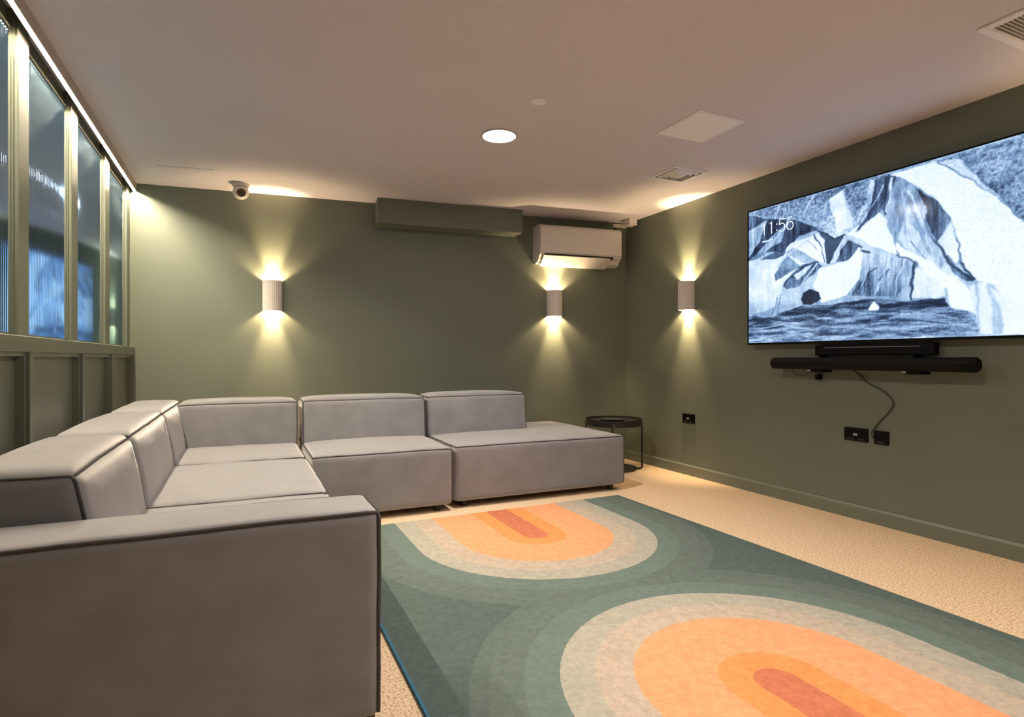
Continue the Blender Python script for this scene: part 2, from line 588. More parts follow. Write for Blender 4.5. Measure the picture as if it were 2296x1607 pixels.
# lower stiles with a stepped bead and the recessed panels
edges = [0.46, 1.26, 2.09, 2.914, 3.752, 4.515, 5.31]
for i, y in enumerate(edges):
    s = MB().box(XB, RF, y, min(y + 0.05, YEND), 0.0, Z_RAIL, 0.002, 1)
    s.box(XB, RF - 0.014, y - 0.018, y, 0.0, Z_RAIL - 0.018)
    struct(s.build('trim_%d' % (20 + i), M_trim), 'sage green lower stile, %s from the back corner' % ORD[len(edges) - 1 - i])
struct(MB().box(XB, RF - 0.014, YF, YEND, Z_RAIL - 0.018, Z_RAIL).build('trim_3', M_trim), 'bead under the middle rail')
for i in range(len(edges) - 1):
    ya, yb = edges[i] + 0.05, edges[i + 1] - 0.018
    struct(MB().box(XB, RF - 0.044, ya, yb, 0.0, Z_RAIL - 0.018).build('trim_%d' % (30 + i), M_trim), 'sage green recessed lower panel, %s from the back corner' % ORD[len(edges) - 2 - i])

# fluted panes
def fluted(y0, y1, z0, z1, name):
    bm = bmesh.new()
    n = max(1, round((y1 - y0) / 0.022))
    w = (y1 - y0) / n
    prof = []                                     # one rib: a near flank at about 45 degrees, a rounded crest, a far flank
    for k in range(6):
        t = 0.45 * k / 6
        prof.append((t, 1.05 * t + 0.03 * t * (0.45 - t)))
    for k in range(11):
        a = math.radians(45 - 9 * k)
        prof.append((0.5 - 0.0707 * math.sin(a), 0.4725 + 0.0707 * (math.cos(a) - math.cos(math.radians(45)))))
    prof.append((0.8, 0.21))
    lo, hi = [], []
    for r in range(n):
        for t, d in prof + ([(1.0, 0.0)] if r == n - 1 else []):
            y = y0 + (r + t) * w
            lo.append(bm.verts.new((XB + 0.028 + d * w, y, z0)))
            hi.append(bm.verts.new((XB + 0.028 + d * w, y, z1)))
    for a in range(len(lo) - 1):
        f = bm.faces.new((lo[a], lo[a + 1], hi[a + 1], hi[a]))
        f.smooth = True
    # sharp valleys between flutes
    bm.edges.ensure_lookup_table()
    me = bpy.data.meshes.new(name)
    bm.to_mesh(me)
    bm.free()
    me.set_sharp_from_angle(angle=math.radians(20))
    return link(name, me, M_fluted)

wi = 1
for i in range(len(posts) - 1):
    y0, y1 = posts[i] + 0.062, posts[i + 1] - 0.080
    if y1 - y0 < 0.1:
        continue
    w = fluted(y0, y1, Z_SILL, H - 0.075, 'window_%d' % wi)
    struct(w, 'fluted glass pane between sage green posts, %s from the back corner' % ORD[len(posts) - 2 - i])
    fr = MB()
    zt = H - 0.075
    for ya, yb, za, zb in ((y0, y0 + 0.012, Z_SILL, zt), (y1 - 0.012, y1, Z_SILL, zt), (y0, y1, Z_SILL, Z_SILL + 0.012), (y0, y1, zt - 0.012, zt)):
        fr.box(XB + 0.02, XB + 0.046, ya, yb, za, zb)
    fr.build('window_frame', M_trim, w)
    wi += 1

# led tape in its profile along the top of the partition
led = thing('led_strip', 'warm glowing linear light running along the top of the left partition', 'light', (PF, 0, H))
LY = 2.0                                       # the tape starts just short of the near end of the sofa
MB().box(0.0255, 0.0350, LY, YEND - 0.01, -0.057, -0.053).build('led_tape', M_led, led)
MB().box(0.0235, 0.0455, LY, YEND - 0.004, -0.053, 0.0).box(0.0430, 0.0455, LY, YEND - 0.004, -0.0635, -0.053).box(
    0.0235, 0.0250, LY, YEND - 0.004, -0.065, -0.053).build('led_profile', M_alu, led)

# boxed duct, back wall
bx = MB().box(1.845, 3.161, -0.20, 0.0, 2.185, H, 0.003, 1).build('trim_4', M_wall)
bx.location = O
bx.rotation_euler = (0, 0, PHI)
struct(bx, 'sage green boxed duct under the ceiling beside the air conditioner')

# ---------------------------------------------------------------- sofa
def cushion(name, x0, x1, y0, y1, z0, z1, mat, parent, r=0.035, bulge=(0.01, 0.01, 0.012), lean=None, seed=0, n=18, flatbot=True, sag=0.0):
    """an upholstered block: rounded box, slightly domed faces, uneven fabric. Returns the object and its mapping."""
    cx, cy, cz = (x0 + x1) / 2, (y0 + y1) / 2, (z0 + z1) / 2
    hx, hy, hz = (x1 - x0) / 2, (y1 - y0) / 2, (z1 - z0) / 2

    def mapping(p):
        p = Vector(p)                                    # on the unit cube [-1,1]^3
        q = Vector((p.x * hx, p.y * hy, p.z * hz))
        i = Vector((max(-hx + r, min(hx - r, q.x)), max(-hy + r, min(hy - r, q.y)), max(-hz + r, min(hz - r, q.z))))
        d = q - i
        if d.length > 1e-9:
            q = i + d.normalized() * r
        u, v, w = p.x, p.y, p.z
        fx, fy, fz = 1 - u * u, 1 - v * v, 1 - w * w
        q.x += bulge[0] * (max(-1, min(1, u * 1.0)) ** 3) * (fy * fz) ** 0.5
        q.y += bulge[1] * (v ** 3) * (fx * fz) ** 0.5
        if w > 0 or not flatbot:
            q.z += bulge[2] * (w ** 3) * (fx * fy) ** 0.5
        if sag and w > 0:
            q.z -= sag * w * (max(abs(u), abs(v)) ** 6)
        if lean:
            k = (1 - w) / 2
            q.x += lean[0] * k * (1 if u * lean[0] > 0 else 0.0) * abs(u)
            q.y += lean[1] * k * (1 if v * lean[1] > 0 else 0.0) * abs(v)
        s = Vector((q.x + cx + seed * 3.1, q.y + cy, q.z + cz))
        a = 0.0025 if w > -0.9 else 0.0
        q += noise.noise_vector(s * 5.0) * a + noise.noise_vector(s * 13.0) * (a * 0.4)
        return q + Vector((cx, cy, cz))

    bm = bmesh.new()
    cache = {}

    # denser sampling near the edges so the roundings are smooth
    base = [math.sin((-1 + 2 * k / n) * PI / 2) for k in range(n + 1)]

    def V(p):
        key = tuple(round(c, 5) for c in p)
        if key not in cache:
            cache[key] = bm.verts.new(mapping(p))
        return cache[key]
    for ax in range(3):
        for sgn in (-1, 1):
            for a in range(n):
                for b in range(n):
                    ps = []
                    for da, db in ((0, 0), (1, 0), (1, 1), (0, 1)):
                        p = [0, 0, 0]
                        p[ax] = sgn
                        p[(ax + 1) % 3] = base[a + da]
                        p[(ax + 2) % 3] = base[b + db]
                        ps.append(V(p))
                    bm.faces.new(ps if sgn > 0 else ps[::-1])
    me = bpy.data.meshes.new(name)
    bm.to_mesh(me)
    bm.free()
    for p in me.polygons:
        p.use_smooth = True
    o = link(name, me, mat, parent)
    ctr = Vector((cx, cy, cz))

    def seam(paths, rr=0.0046, out=0.0018):
        mb = MB()
        for path in paths:
            pts = []
            for a, b in zip(path, path[1:]):
                A, B = Vector(a), Vector(b)
                K = 26
                for k in range(K):
                    p = A.lerp(B, k / K)
                    pts.append(p)
            closed = path[0] == path[-1]
            if not closed:
                pts.append(Vector(path[-1]))
            res = []
            for p in pts:
                q = mapping(p)
                d = Vector((p.x if abs(p.x) > 0.98 else 0, p.y if abs(p.y) > 0.98 else 0, p.z if abs(p.z) > 0.98 else 0))
                res.append(q + d.normalized() * out)
            mb.tube(res, rr, 6, closed)
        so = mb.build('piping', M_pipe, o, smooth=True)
        return so
    return o, seam


TOPLOOP = [(-1, -1, 1), (1, -1, 1), (1, 1, 1), (-1, 1, 1), (-1, -1, 1)]
VERT = lambda x, y: [(x, y, 1), (x, y, -0.97)]


def feet(parent, x0, x1, y0, y1):
    for x in (x0 + 0.09, x1 - 0.09):
        for y in (y0 + 0.07, y1 - 0.07):
            MB().cyl((x, y, 0), 0.022, 0.05, 'z', 16, 0.026).build('foot', M_blackmetal, parent)


G_SOFA = 'modules of the grey corner sofa'
Z0 = 0.042

def module(label, x, y, spec):
    return thing('sofa_module', label, 'sofa', (x, y, 0), 0, G_SOFA)


def seat(root, x0, x1, y0, y1, z1=0.425, seed=0, bulge=(0.008, 0.008, 0.014), paths=None):
    ox, oy = root.location.x, root.location.y
    o, seam = cushion('seat', x0 - ox, x1 - ox, y0 - oy, y1 - oy, Z0, z1, M_fab, root, 0.028, bulge, seed=seed)
    seam(paths or [TOPLOOP])
    feet(root, x0 - ox, x1 - ox, y0 - oy, y1 - oy)
    return o


def back(root, x0, x1, y0, y1, z0=0.40, z1=0.738, lean=None, seed=0, bulge=(0.014, 0.014, 0.014), paths=None, sag=0.012):
    ox, oy = root.location.x, root.location.y
    o, seam = cushion('backrest', x0 - ox, x1 - ox, y0 - oy, y1 - oy, z0, z1, M_fab, root, 0.03, bulge, lean=lean, seed=seed, sag=sag)
    seam(paths or [TOPLOOP])
    return o


# chaise at the right end of the long side
m = module('wide low lounge module of the grey sofa, at the end beside the side table', 2.0, 4.3, 0)
seat(m, 1.304, 2.700, 3.745, 4.90, 0.425, 1, (0.001, 0.008, 0.016), [TOPLOOP, VERT(1, -1)])
back(m, 1.304, 2.150, 4.385, 4.68, 0.40, 0.742, (0, -0.03), 2, (0.001, 0.014, 0.014), paths=[TOPLOOP, VERT(1, -1)])
# middle of the long side
m = module('grey sofa module with a deep seat between the corner module and the lounge module', 0.83, 4.2, 0)
seat(m, 0.373, 1.275, 3.705, 4.68, 0.425, 3, (0.001, 0.010, 0.018), [TOPLOOP, VERT(1, -1)])
back(m, 0.375, 1.276, 4.375, 4.68, 0.40, 0.738, (0, -0.04), 4, (0.001, 0.014, 0.014), paths=[TOPLOOP, VERT(1, -1), VERT(-1, -1)])
# corner
m = module('corner module of the grey sofa with backrests on two sides', -0.16, 4.2, 0)
seat(m, -0.665, 0.346, 3.742, 4.68, 0.425, 5, (0.001, 0.001, 0.016))
back(m, -0.40, 0.346, 4.355, 4.68, 0.40, 0.735, (0, -0.03), 6, (0.001, 0.014, 0.014), paths=[TOPLOOP, VERT(1, -1)])
back(m, -0.672, -0.405, 3.742, 4.68, 0.40, 0.738, (0.06, 0), 7, (0.014, 0.001, 0.014), sag=0.014)
# short side, middle
m = module('grey sofa module along the left partition between the corner and the armrest module', -0.16, 3.2, 0)
seat(m, -0.665, 0.350, 2.727, 3.714, 0.425, 8, (0.008, 0.001, 0.018))
back(m, -0.668, -0.405, 2.727, 3.714, 0.40, 0.738, (0.06, 0), 9, (0.014, 0.001, 0.014), sag=0.014)
# short side, near end with the arm
m = module('nearest grey sofa module with the long low armrest facing the viewer', -0.16, 2.2, 0)
seat(m, -0.665, 0.348, 1.90, 2.699, 0.425, 10, (0.008, 0.001, 0.018))
back(m, -0.668, -0.405, 1.885, 2.699, 0.40, 0.738, (0.06, 0), 11, (0.014, 0.001, 0.014), paths=[TOPLOOP, VERT(1, -1)], sag=0.018)
ox, oy = m.location.x, m.location.y
arm, seam = cushion('armrest', -0.70 - ox, 0.352 - ox, 1.655 - oy, 1.888 - oy, 0.006, 0.592, M_fab, m, 0.022, (0.006, 0.012, 0.010), seed=12, n=26)
seam([TOPLOOP, VERT(1, -1), VERT(1, 1), VERT(-1, -1)], 0.0055, 0.004)

# ---------------------------------------------------------------- rug
rug = thing('rug', 'large teal rug with orange and beige nested arches on the carpet', 'rug', (0, 0, 0))
RX0, RX1a, RX1b, RY0, RY1a, RY1b = 0.478, 2.560, 2.518, 0.45, 3.530, 3.578
outline = [(RX0, RY0), (RX1a, RY0), (RX1b, RY1b), (RX0, RY1a)]
MB().prism(outline, 'z', 0.001, 0.012).build('pile', M_rug, rug)
bd = MB()
bd.prism([(RX0 - 0.009, RY0), (RX0, RY0), (RX0, RY1a), (RX0 - 0.009, RY1a)], 'z', 0.0005, 0.0125)
bo = bd.build('edge_binding', M_bluebind, rug)
bo['label'] = 'blue edge binding'

# ---------------------------------------------------------------- television
TVY, TVZ, TVW, TVH = 2.367, 1.6345, 1.81, 1.018
tv = thing('television', 'large wall mounted television showing a black and white ice cave picture', 'television', (XR, TVY, TVZ), -PI / 2)
MB().box(-TVW / 2 + 0.01, TVW / 2 - 0.01, -0.045, -0.012, -TVH / 2 + 0.01, TVH / 2 - 0.01, 0.006, 2).build('back_cover', M_black, tv)
MB().box(-0.3, 0.3, -0.015, 0.0, -0.2, 0.2).build('wall_bracket', M_blackmetal, tv)
fr = MB()
bz = 0.009
for a in ((-TVW / 2, -TVW / 2 + bz, -TVH / 2, TVH / 2), (TVW / 2 - bz, TVW / 2, -TVH / 2, TVH / 2),
          (-TVW / 2, TVW / 2, TVH / 2 - bz, TVH / 2), (-TVW / 2, TVW / 2, -TVH / 2, -TVH / 2 + bz * 1.6)):
    fr.box(a[0], a[1], -0.060, -0.042, a[2], a[3])
fr.build('bezel', M_black, tv)


def paint(W, Ht):
    """the picture on the screen, as linear colours on a W x Ht lattice (row 0 at the bottom)"""
    rng = np.random.default_rng(3)

    def fbm(sx, sy, octaves=4, gain=0.55, seed=0):
        g = np.random.default_rng(seed + 11)
        out = np.zeros((Ht, W))
        amp, tot = 1.0, 0.0
        for _ in range(octaves):
            nx, ny = max(2, int(sx)), max(2, int(sy))
            lat = g.random((ny + 2, nx + 2))
            xx = np.linspace(0, nx, W, endpoint=False)
            yy = np.linspace(0, ny, Ht, endpoint=False)
            xi, yi = xx.astype(int), yy.astype(int)
            xf, yf = xx - xi, yy - yi
            xf = xf * xf * (3 - 2 * xf)
            yf = yf * yf * (3 - 2 * yf)
            A = lat[np.ix_(yi, xi)] * (1 - xf) + lat[np.ix_(yi, xi + 1)] * xf
            B = lat[np.ix_(yi + 1, xi)] * (1 - xf) + lat[np.ix_(yi + 1, xi + 1)] * xf
            out += amp * (A * (1 - yf)[:, None] + B * yf[:, None])
            tot += amp
            amp *= gain
            sx, sy = sx * 2, sy * 2
        return out / tot - 0.5
    X, Y = np.meshgrid(np.linspace(0, 1000, W), np.linspace(0, 1000, Ht))
    # ragged outlines
    wx, wy = X + fbm(24, 14, 4, 0.55, 1) * 20, Y + fbm(24, 14, 4, 0.55, 2) * 20

    def inside(poly):
        r = np.zeros((Ht, W), bool)
        n = len(poly)
        j = n - 1
        for i in range(n):
            (xi, yi), (xj, yj) = poly[i], poly[j]
            if yi != yj:
                c = ((yi > wy) != (yj > wy)) & (wx < (xj - xi) * (wy - yi) / (yj - yi) + xi)
                r ^= c
            j = i
        return r

    def blur(a, k):
        for _ in range(k):
            b = np.pad(a, 1, mode='edge')
            a = (b[1:-1, 1:-1] * 4 + b[:-2, 1:-1] * 2 + b[2:, 1:-1] * 2 + b[1:-1, :-2] * 2 + b[1:-1, 2:] * 2
                 + b[:-2, :-2] + b[2:, 2:] + b[:-2, 2:] + b[2:, :-2]) / 16
        return a
    streak_v = fbm(90, 6, 4, 0.6, 3)
    rough = fbm(120, 70, 3, 0.8, 4)
    soft = fbm(10, 8, 5, 0.6, 5)
    grain = fbm(200, 120, 2, 0.9, 6)
    wave = fbm(14, 46, 4, 0.65, 7)
    sk = fbm(60, 10, 4, 0.6, 8)
    tex = {'r': rough * 0.62 + soft * 0.5, 'v': streak_v * 0.62 + soft * 0.35 + grain * 0.12, 's': soft * 0.55 + streak_v * 0.22 + grain * 0.1,
           'n': grain * 0.1, 'g': grain * 0.30 + soft * 0.16, 'w': wave * 1.0 + grain * 0.2, 'f': sk * 0.6 + soft * 0.4}
    img = 0.6 + tex['s']
    for val, kind, (ga, gb), poly in PICTURE:
        mask = blur(inside(poly).astype(float), 2)
        P = np.array(poly, float)
        cx, cy = P.mean(0)
        ex, ey = np.maximum(P.max(0) - P.min(0), 1)
        shade = val + tex[kind] * (0.5 if val > 0.85 else 1.0)
        shade = shade + ga * np.clip((X - cx) / ex, -0.6, 0.6) + gb * np.clip((Y - cy) / ey, -0.6, 0.6)
        img = img * (1 - mask) + shade * mask
    for val, wd, line in CREASES:
        d = np.full((Ht, W), 1e9)
        for (ax_, ay), (bx_, by) in zip(line, line[1:]):
            ux, uy = (bx_ - ax_) * 1.78, by - ay
            qx, qy = (wx - ax_) * 1.78, wy - ay
            t = np.clip((qx * ux + qy * uy) / (ux * ux + uy * uy), 0, 1)
            d = np.minimum(d, np.hypot(qx - t * ux, qy - t * uy))
        k = np.exp(-(d / (wd * 1.15)) ** 2) * np.clip(0.75 + soft * 1.6, 0.2, 1)
        img = img * (1 - k) + val * k
    img = 0.5 + (img - 0.5) * 1.08
    img = np.clip(img + grain * 0.05, 0.02, 1.0)
    stops = [0.0, 0.25, 0.5, 0.75, 1.0]
    srgb = np.array([(24, 36, 58), (66, 88, 122), (132, 164, 204), (198, 222, 246), (240, 248, 255)]) / 255
    lin = np.where(srgb <= 0.04045, srgb / 12.92, ((srgb + 0.055) / 1.055) ** 2.4)
    s = np.stack([np.interp(img, stops, srgb[:, c]) for c in range(3)], -1)
    return np.where(s <= 0.04045, s / 12.92, ((s + 0.055) / 1.055) ** 2.4)


W_, H_ = 720, 400
pic = paint(W_, H_)
gx = np.linspace(-TVW / 2 + bz, TVW / 2 - bz, W_)
gz = np.linspace(-TVH / 2 + bz * 1.6, TVH / 2 - bz, H_)
GX, GZ = np.meshgrid(gx, gz)
co = np.stack([GX, np.full_like(GX, -0.0555), GZ], -1).reshape(-1, 3)
idx = np.arange(W_ * H_).reshape(H_, W_)
quads = np.stack([idx[:-1, :-1], idx[:-1, 1:], idx[1:, 1:], idx[1:, :-1]], -1).reshape(-1, 4)
me = bpy.data.meshes.new('screen')
me.vertices.add(len(co))
me.vertices.foreach_set('co', co.ravel())
me.loops.add(quads.size)
me.loops.foreach_set('vertex_index', quads.ravel().astype(np.int32))
me.polygons.add(len(quads))
me.polygons.foreach_set('loop_start', np.arange(0, quads.size, 4, dtype=np.int32))
me.update(calc_edges=True)
at = me.color_attributes.new('picture', 'FLOAT_COLOR', 'POINT')
rgba = np.concatenate([pic.reshape(-1, 3), np.ones((W_ * H_, 1))], 1).astype(np.float32)
at.data.foreach_set('color', rgba.ravel())
me.validate()
sc_ = link('screen', me, M_screen, tv)

def arc(cx, cz, rx, rz, a0, a1, n=14):
    return [(cx + rx * math.cos(math.radians(a0 + (a1 - a0) * k / n)), 0, cz + rz * math.sin(math.radians(a0 + (a1 - a0) * k / n))) for k in range(n + 1)]


ONE = [(-0.018, 0, 0.074), (0.0, 0, 0.088), (0.0, 0, 0.0)]
FIVE = [(0.022, 0, 0.088), (-0.018, 0, 0.088), (-0.021, 0, 0.050)] + arc(-0.002, 0.029, 0.026, 0.029, 130, -140)
SIX = [(0.018, 0, 0.086)] + arc(0.004, 0.030, 0.030, 0.058, 80, 180) + arc(0.0, 0.028, 0.026, 0.028, 180, 540, 24)
for path, x in ((ONE, 0.018), (ONE, 0.083), (FIVE, 0.172), (SIX, 0.240)):
    mb_ = MB().tube(path, 0.0036, 6)
    for v in mb_.bm.verts:
        v.co.y *= 0.15
    ck = mb_.build('clock_digit', M_text, sc_)
    ck.location = (TVY - 3.135 + x, -0.0562, 1.934 - TVZ)
    ck['label'] = 'white clock digit on the screen'
for z in (1.946, 1.990):
    MB().box(TVY - 3.135 + 0.124, TVY - 3.135 + 0.133, -0.0568, -0.0556, z - TVZ, z + 0.009 - TVZ).build('clock_dot', M_text, sc_)

# black box under the television
mb = thing('media_box', 'flat black box tucked on the wall between television and soundbar', 'media player', (XR, 2.33, 1.075), -PI / 2)
MB().box(-0.375, 0.375, -0.050, 0.0, -0.032, 0.036, 0.006, 2).build('casing', M_black, mb)
MB().box(-0.30, 0.30, -0.053, -0.049, 0.018, 0.021).build('front_strip', M_grey, mb)

# soundbar on two clips
SBZ = 0.990
sb = thing('soundbar', 'black tubular soundbar mounted on the wall below the television', 'soundbar', (XR, 2.367, SBZ), -PI / 2)
s = MB()
prof = [(-0.645, 0.030), (-0.640, 0.037), (-0.63, 0.040), (0.555, 0.040)]
ring = []
for x, r in prof:
    ring.append([s.bm.verts.new((x, -0.085 + r * math.cos(2 * PI * k / 32), r * math.sin(2 * PI * k / 32))) for k in range(32)])
for a, b in zip(ring, ring[1:]):
    for k in range(32):
        s.bm.faces.new((a[k], b[k], b[(k + 1) % 32], a[(k + 1) % 32]))
s.bm.faces.new(ring[0])
s.bm.faces.new(ring[-1])
s.build('body', plain('black speaker cloth', (0.005, 0.0045, 0.0045), 0.6, var=0.15, vscale=200, spec=0.15), sb, smooth=True, angle=math.radians(40))
c = MB()
ring = []
for x, r in [(0.556, 0.0415), (0.625, 0.0415), (0.638, 0.039), (0.645, 0.032)]:
    ring.append([c.bm.verts.new((x, -0.085 + r * math.cos(2 * PI * k / 32), r * math.sin(2 * PI * k / 32))) for k in range(32)])
for a, b in zip(ring, ring[1:]):
    for k in range(32):
        c.bm.faces.new((a[k], b[k], b[(k + 1) % 32], a[(k + 1) % 32]))
c.bm.faces.new(ring[0])
c.bm.faces.new(ring[-1])
c.build('end_cap', M_black, sb, smooth=True, angle=math.radians(40))
for x in (-0.30, 0.31):
    b = MB().box(x - 0.055, x + 0.055, -0.09, 0.0, -0.058, -0.034, 0.004, 1)
    b.box(x - 0.03, x + 0.03, -0.02, 0.0, -0.034, 0.05)
    bo = b.build('wall_clip', M_black, sb)
    MB().box(x - 0.062 + (0.0 if x < 0 else 0.01), x - 0.036 + (0.0 if x < 0 else 0.01), -0.094, -0.088, -0.052, -0.040, 0.002, 1).build('clip_button', M_grey, bo)

w = tag(MB().tube(catmull([(XR - 0.03, 2.905, 0.955), (XR - 0.028, 2.875, 0.918), (XR - 0.03, 2.80, 0.905), (XR - 0.035, 2.76, 0.93)], 8), 0.0022, 6).build('hanging_wire', M_brownwire, None, True),
        'thin wire loop hanging under the left end of the soundbar', 'wire')
dn = thing('hanging_plug', 'small black plug dangling on the wall under the left soundbar clip', 'plug', (XR, 2.70, 0.90), -PI / 2)
MB().box(-0.016, 0.016, -0.035, 0.0, -0.02, 0.016, 0.004, 2).build('casing', M_black, dn)
MB().tube([(0, -0.02, 0.014), (0.0, -0.022, 0.03)], 0.003, 8).build('lead', M_black, dn)

cb = catmull([(XR - 0.035, 2.455, 0.955), (XR - 0.014, 2.43, 0.930), (XR - 0.010, 2.36, 0.871), (XR - 0.009, 2.275, 0.828), (XR - 0.009, 2.222, 0.785), (XR - 0.009, 2.208, 0.745), (XR - 0.009, 2.234, 0.700),
              (XR - 0.009, 2.289, 0.636), (XR - 0.010, 2.332, 0.575), (XR - 0.016, 2.335, 0.548), (XR - 0.022, 2.318, 0.53)], 8)
tag(MB().tube(cb, 0.0042, 8).build('power_cable', M_brownwire, None, True), 'dark power cable curving down from the soundbar to the socket', 'cable')


def socket(label, y, z, w, h, light=True, holes=1):
    t = thing('wall_socket', label, 'socket', (XR, y, z), -PI / 2, 'black sockets on the right wall')
    MB().box(-w / 2, w / 2, -0.011, 0.0, -h / 2, h / 2, 0.004, 2).build('face_plate', M_black, t)
    if light:
        MB().box(-0.016, 0.012, -0.0125, -0.010, -0.008, 0.006, 0.001, 1).build('usb_port', M_grey, t)
    for i in range(holes):
        x = (i - (holes - 1) / 2) * 0.07
        MB().box(x - 0.022, x + 0.022, -0.0125, -0.0105, -0.034, -0.022, 0.001, 1).build('switch_rocker', M_blackmetal, t)
    return t


socket('black double socket nearest the corner, low on the wall under the right sconce', 3.98, 0.497, 0.150, 0.082, True, 2)
socket('black double socket with a white port left of the power cable', 2.443, 0.539, 0.158, 0.084, True, 2)
socket('black single socket that the power cable runs into', 2.281, 0.537, 0.092, 0.084, False, 1)

# ---------------------------------------------------------------- wall sconces
def make_sconce(label, loc, rotz):
    t = thing('wall_sconce', label, 'wall lamp', loc, rotz, 'fluted white up and down wall lamps')
    hh, R_, D = 0.125, 0.078, 0.098
    bm = bmesh.new()
    n = 120
    th = 0.006
    rows = []
    for (zz, ins) in ((-hh, th), (-hh, 0.0), (hh, 0.0), (hh, th)):
        row = []
        for k in range(n + 1):
            a = PI * k / n
            fl = 0.0020 * abs(math.sin(a * 15)) if ins == 0 else 0
            r1, r2 = R_ - ins - 0.002 + fl, D - ins - 0.002 + fl
            row.append(bm.verts.new((-r1 * math.cos(a), -r2 * math.sin(a) ** 0.85, zz)))
        rows.append(row)
    rows.append(rows[0])
    for a, b in zip(rows, rows[1:]):
        for k in range(n):
            bm.faces.new((a[k], a[k + 1], b[k + 1], b[k]))
    bmesh.ops.recalc_face_normals(bm, faces=bm.faces[:])
    me = bpy.data.meshes.new('shade')
    bm.to_mesh(me)
    bm.free()
    for p in me.polygons:
        p.use_smooth = True
    me.set_sharp_from_angle(angle=math.radians(50))
    link('lamp_shade', me, M_plaster, t)
    MB().box(-0.05, 0.05, -0.006, 0.0, -0.1, 0.1).build('back_plate', M_white, t)
    MB().box(-0.018, 0.018, -0.065, -0.006, -0.014, 0.014, 0.004, 1).build('lamp_holder', M_white, t)
    for sg in (-1, 1):
        MB().cyl((0, -0.05, sg * 0.014), 0.018, sg * 0.014, 'z', 20, 0.020).build('bulb', M_bulb, t)
    for sg in (-1, 1):
        for nm, size, blend, pw, yy in (('wide', 170, 0.6, SPOT_W, -0.05), ('core', 48, 1.0, BEAM_W, -0.052)):
            ld = bpy.data.lights.new('sconce_' + nm, 'SPOT')
            ld.energy = pw
            ld.color = WARM
            ld.spot_size = math.radians(size)
            ld.spot_blend = blend
            ld.shadow_soft_size = 0.012
            lo = bpy.data.objects.new('lamp_light', ld)
            COL.objects.link(lo)
            lo.parent = t
            lo.location = (0, yy, sg * (0.078 if nm == 'wide' else 0.042))
            tilt = math.radians(6)
            lo.rotation_euler = ((PI if sg > 0 else 0) + (tilt if sg < 0 else -tilt) * (1 if nm == 'core' else 0), 0, 0)
    return t


sc0 = make_sconce('fluted white wall lamp on the back wall above the left half of the sofa', on_back(1.0, 0, 1.547), PHI)
dup(sc0, on_back(3.556, 0, 1.560), PHI, 'white wall lamp on the back wall directly under the air conditioner')
dup(sc0, Vector((XR, 0.75, 1.572)), -PI / 2, 'white wall lamp on the right wall past the far side of the television')
dup(sc0, Vector((XR, 3.985, 1.572)), -PI / 2, 'white wall lamp on the right wall left of the television')

# ---------------------------------------------------------------- air conditioner
ac = thing('air_conditioner', 'white split air conditioner high on the back wall in the corner', 'air conditioner', on_back(3.765, 0, 1.915), PHI)
w2 = 0.428
bod = [(0, 0.375), (-0.165, 0.375), (-0.190, 0.362), (-0.200, 0.330), (-0.200, 0.115), (-0.185, 0.085), (-0.160, 0.065), (-0.13, 0.03), (-0.06, 0.012), (0, 0.03)]
b = MB()
b.prism(bod, 'x', -w2, w2)
b.build('body', M_white, ac)
fp = MB()
fp.prism([(-0.199, 0.352), (-0.206, 0.345), (-0.206, 0.112), (-0.199, 0.105)], 'x', -w2 + 0.006, w2 - 0.006)
fp.build('front_panel', M_white, ac)
MB().box(-w2 + 0.05, w2 - 0.09, -0.196, -0.150, 0.074, 0.098).build('outlet_slot', M_dark, ac)
lv = MB()
lv.prism([(-0.205, 0.078), (-0.195, 0.084), (-0.085, 0.004), (-0.08, -0.008), (-0.10, -0.006)], 'x', -w2 + 0.035, w2 - 0.125)
lv.build('louvre', M_white, ac)

tk = tag(MB().box(4.195, 4.345, -0.035, -0.002, 2.350, 2.385, 0.002, 1).build('cable_trunking', M_white), 'white cable trunking between the air conditioner and the ceiling corner', 'trunking')
tk.location, tk.rotation_euler = O, (0, 0, PHI)
cd = tag(MB().box(4.215, 4.235, -0.02, -0.002, 2.26, 2.349).build('conduit', M_blackmetal), 'short dark conduit behind the right end of the air conditioner', 'conduit')
cd.location, cd.rotation_euler = O, (0, 0, PHI)
jb = thing('junction_box', 'small white box on the ceiling in the corner right of the air conditioner', 'junction box', (3.47, 4.72, H))
MB().box(-0.045, 0.045, -0.05, 0.05, -0.055, 0.0, 0.006, 2).build('casing', M_white, jb)
MB().box(-0.047, 0.047, -0.052, 0.052, -0.066, -0.056, 0.005, 2).build('cover', M_white, jb)

# ---------------------------------------------------------------- ceiling fittings
def downlight(label, x, y):
    t = thing('ceiling_downlight', label, 'ceiling light', (x, y, H), 0, 'round ceiling lights')
    MB().lathe([(0.108, 0.0), (0.112, -0.006), (0.106, -0.010), (0.098, -0.008), (0.097, -0.003)], n=48).build('trim_ring', M_white, t, True)
    MB().cyl((0, 0, -0.0095), 0.0965, 0.005, 'z', 48).build('diffuser', M_down, t)
    ld = bpy.data.lights.new('downlight', 'SPOT')
    ld.energy = DOWN_W
    ld.color = DOWN
    ld.spot_size = math.radians(106)
    ld.spot_blend = 0.65
    ld.shadow_soft_size = 0.06
    lo = bpy.data.objects.new('lamp_light', ld)
    COL.objects.link(lo)
    lo.parent = t
    lo.location = (0, 0, -0.02)
    return t


dl = downlight('round glowing ceiling light in the middle of the ceiling', 1.430, 3.285)
dup(dl, (1.43, -0.55, H), 0, 'added unseen fill light behind the viewer, past the near end of the rug')  # extra downlight out of view, added to brighten the armrest front
dup(dl, (1.43, 1.36, H), 0, 'round ceiling light nearer the viewer, above the near end of the rug')

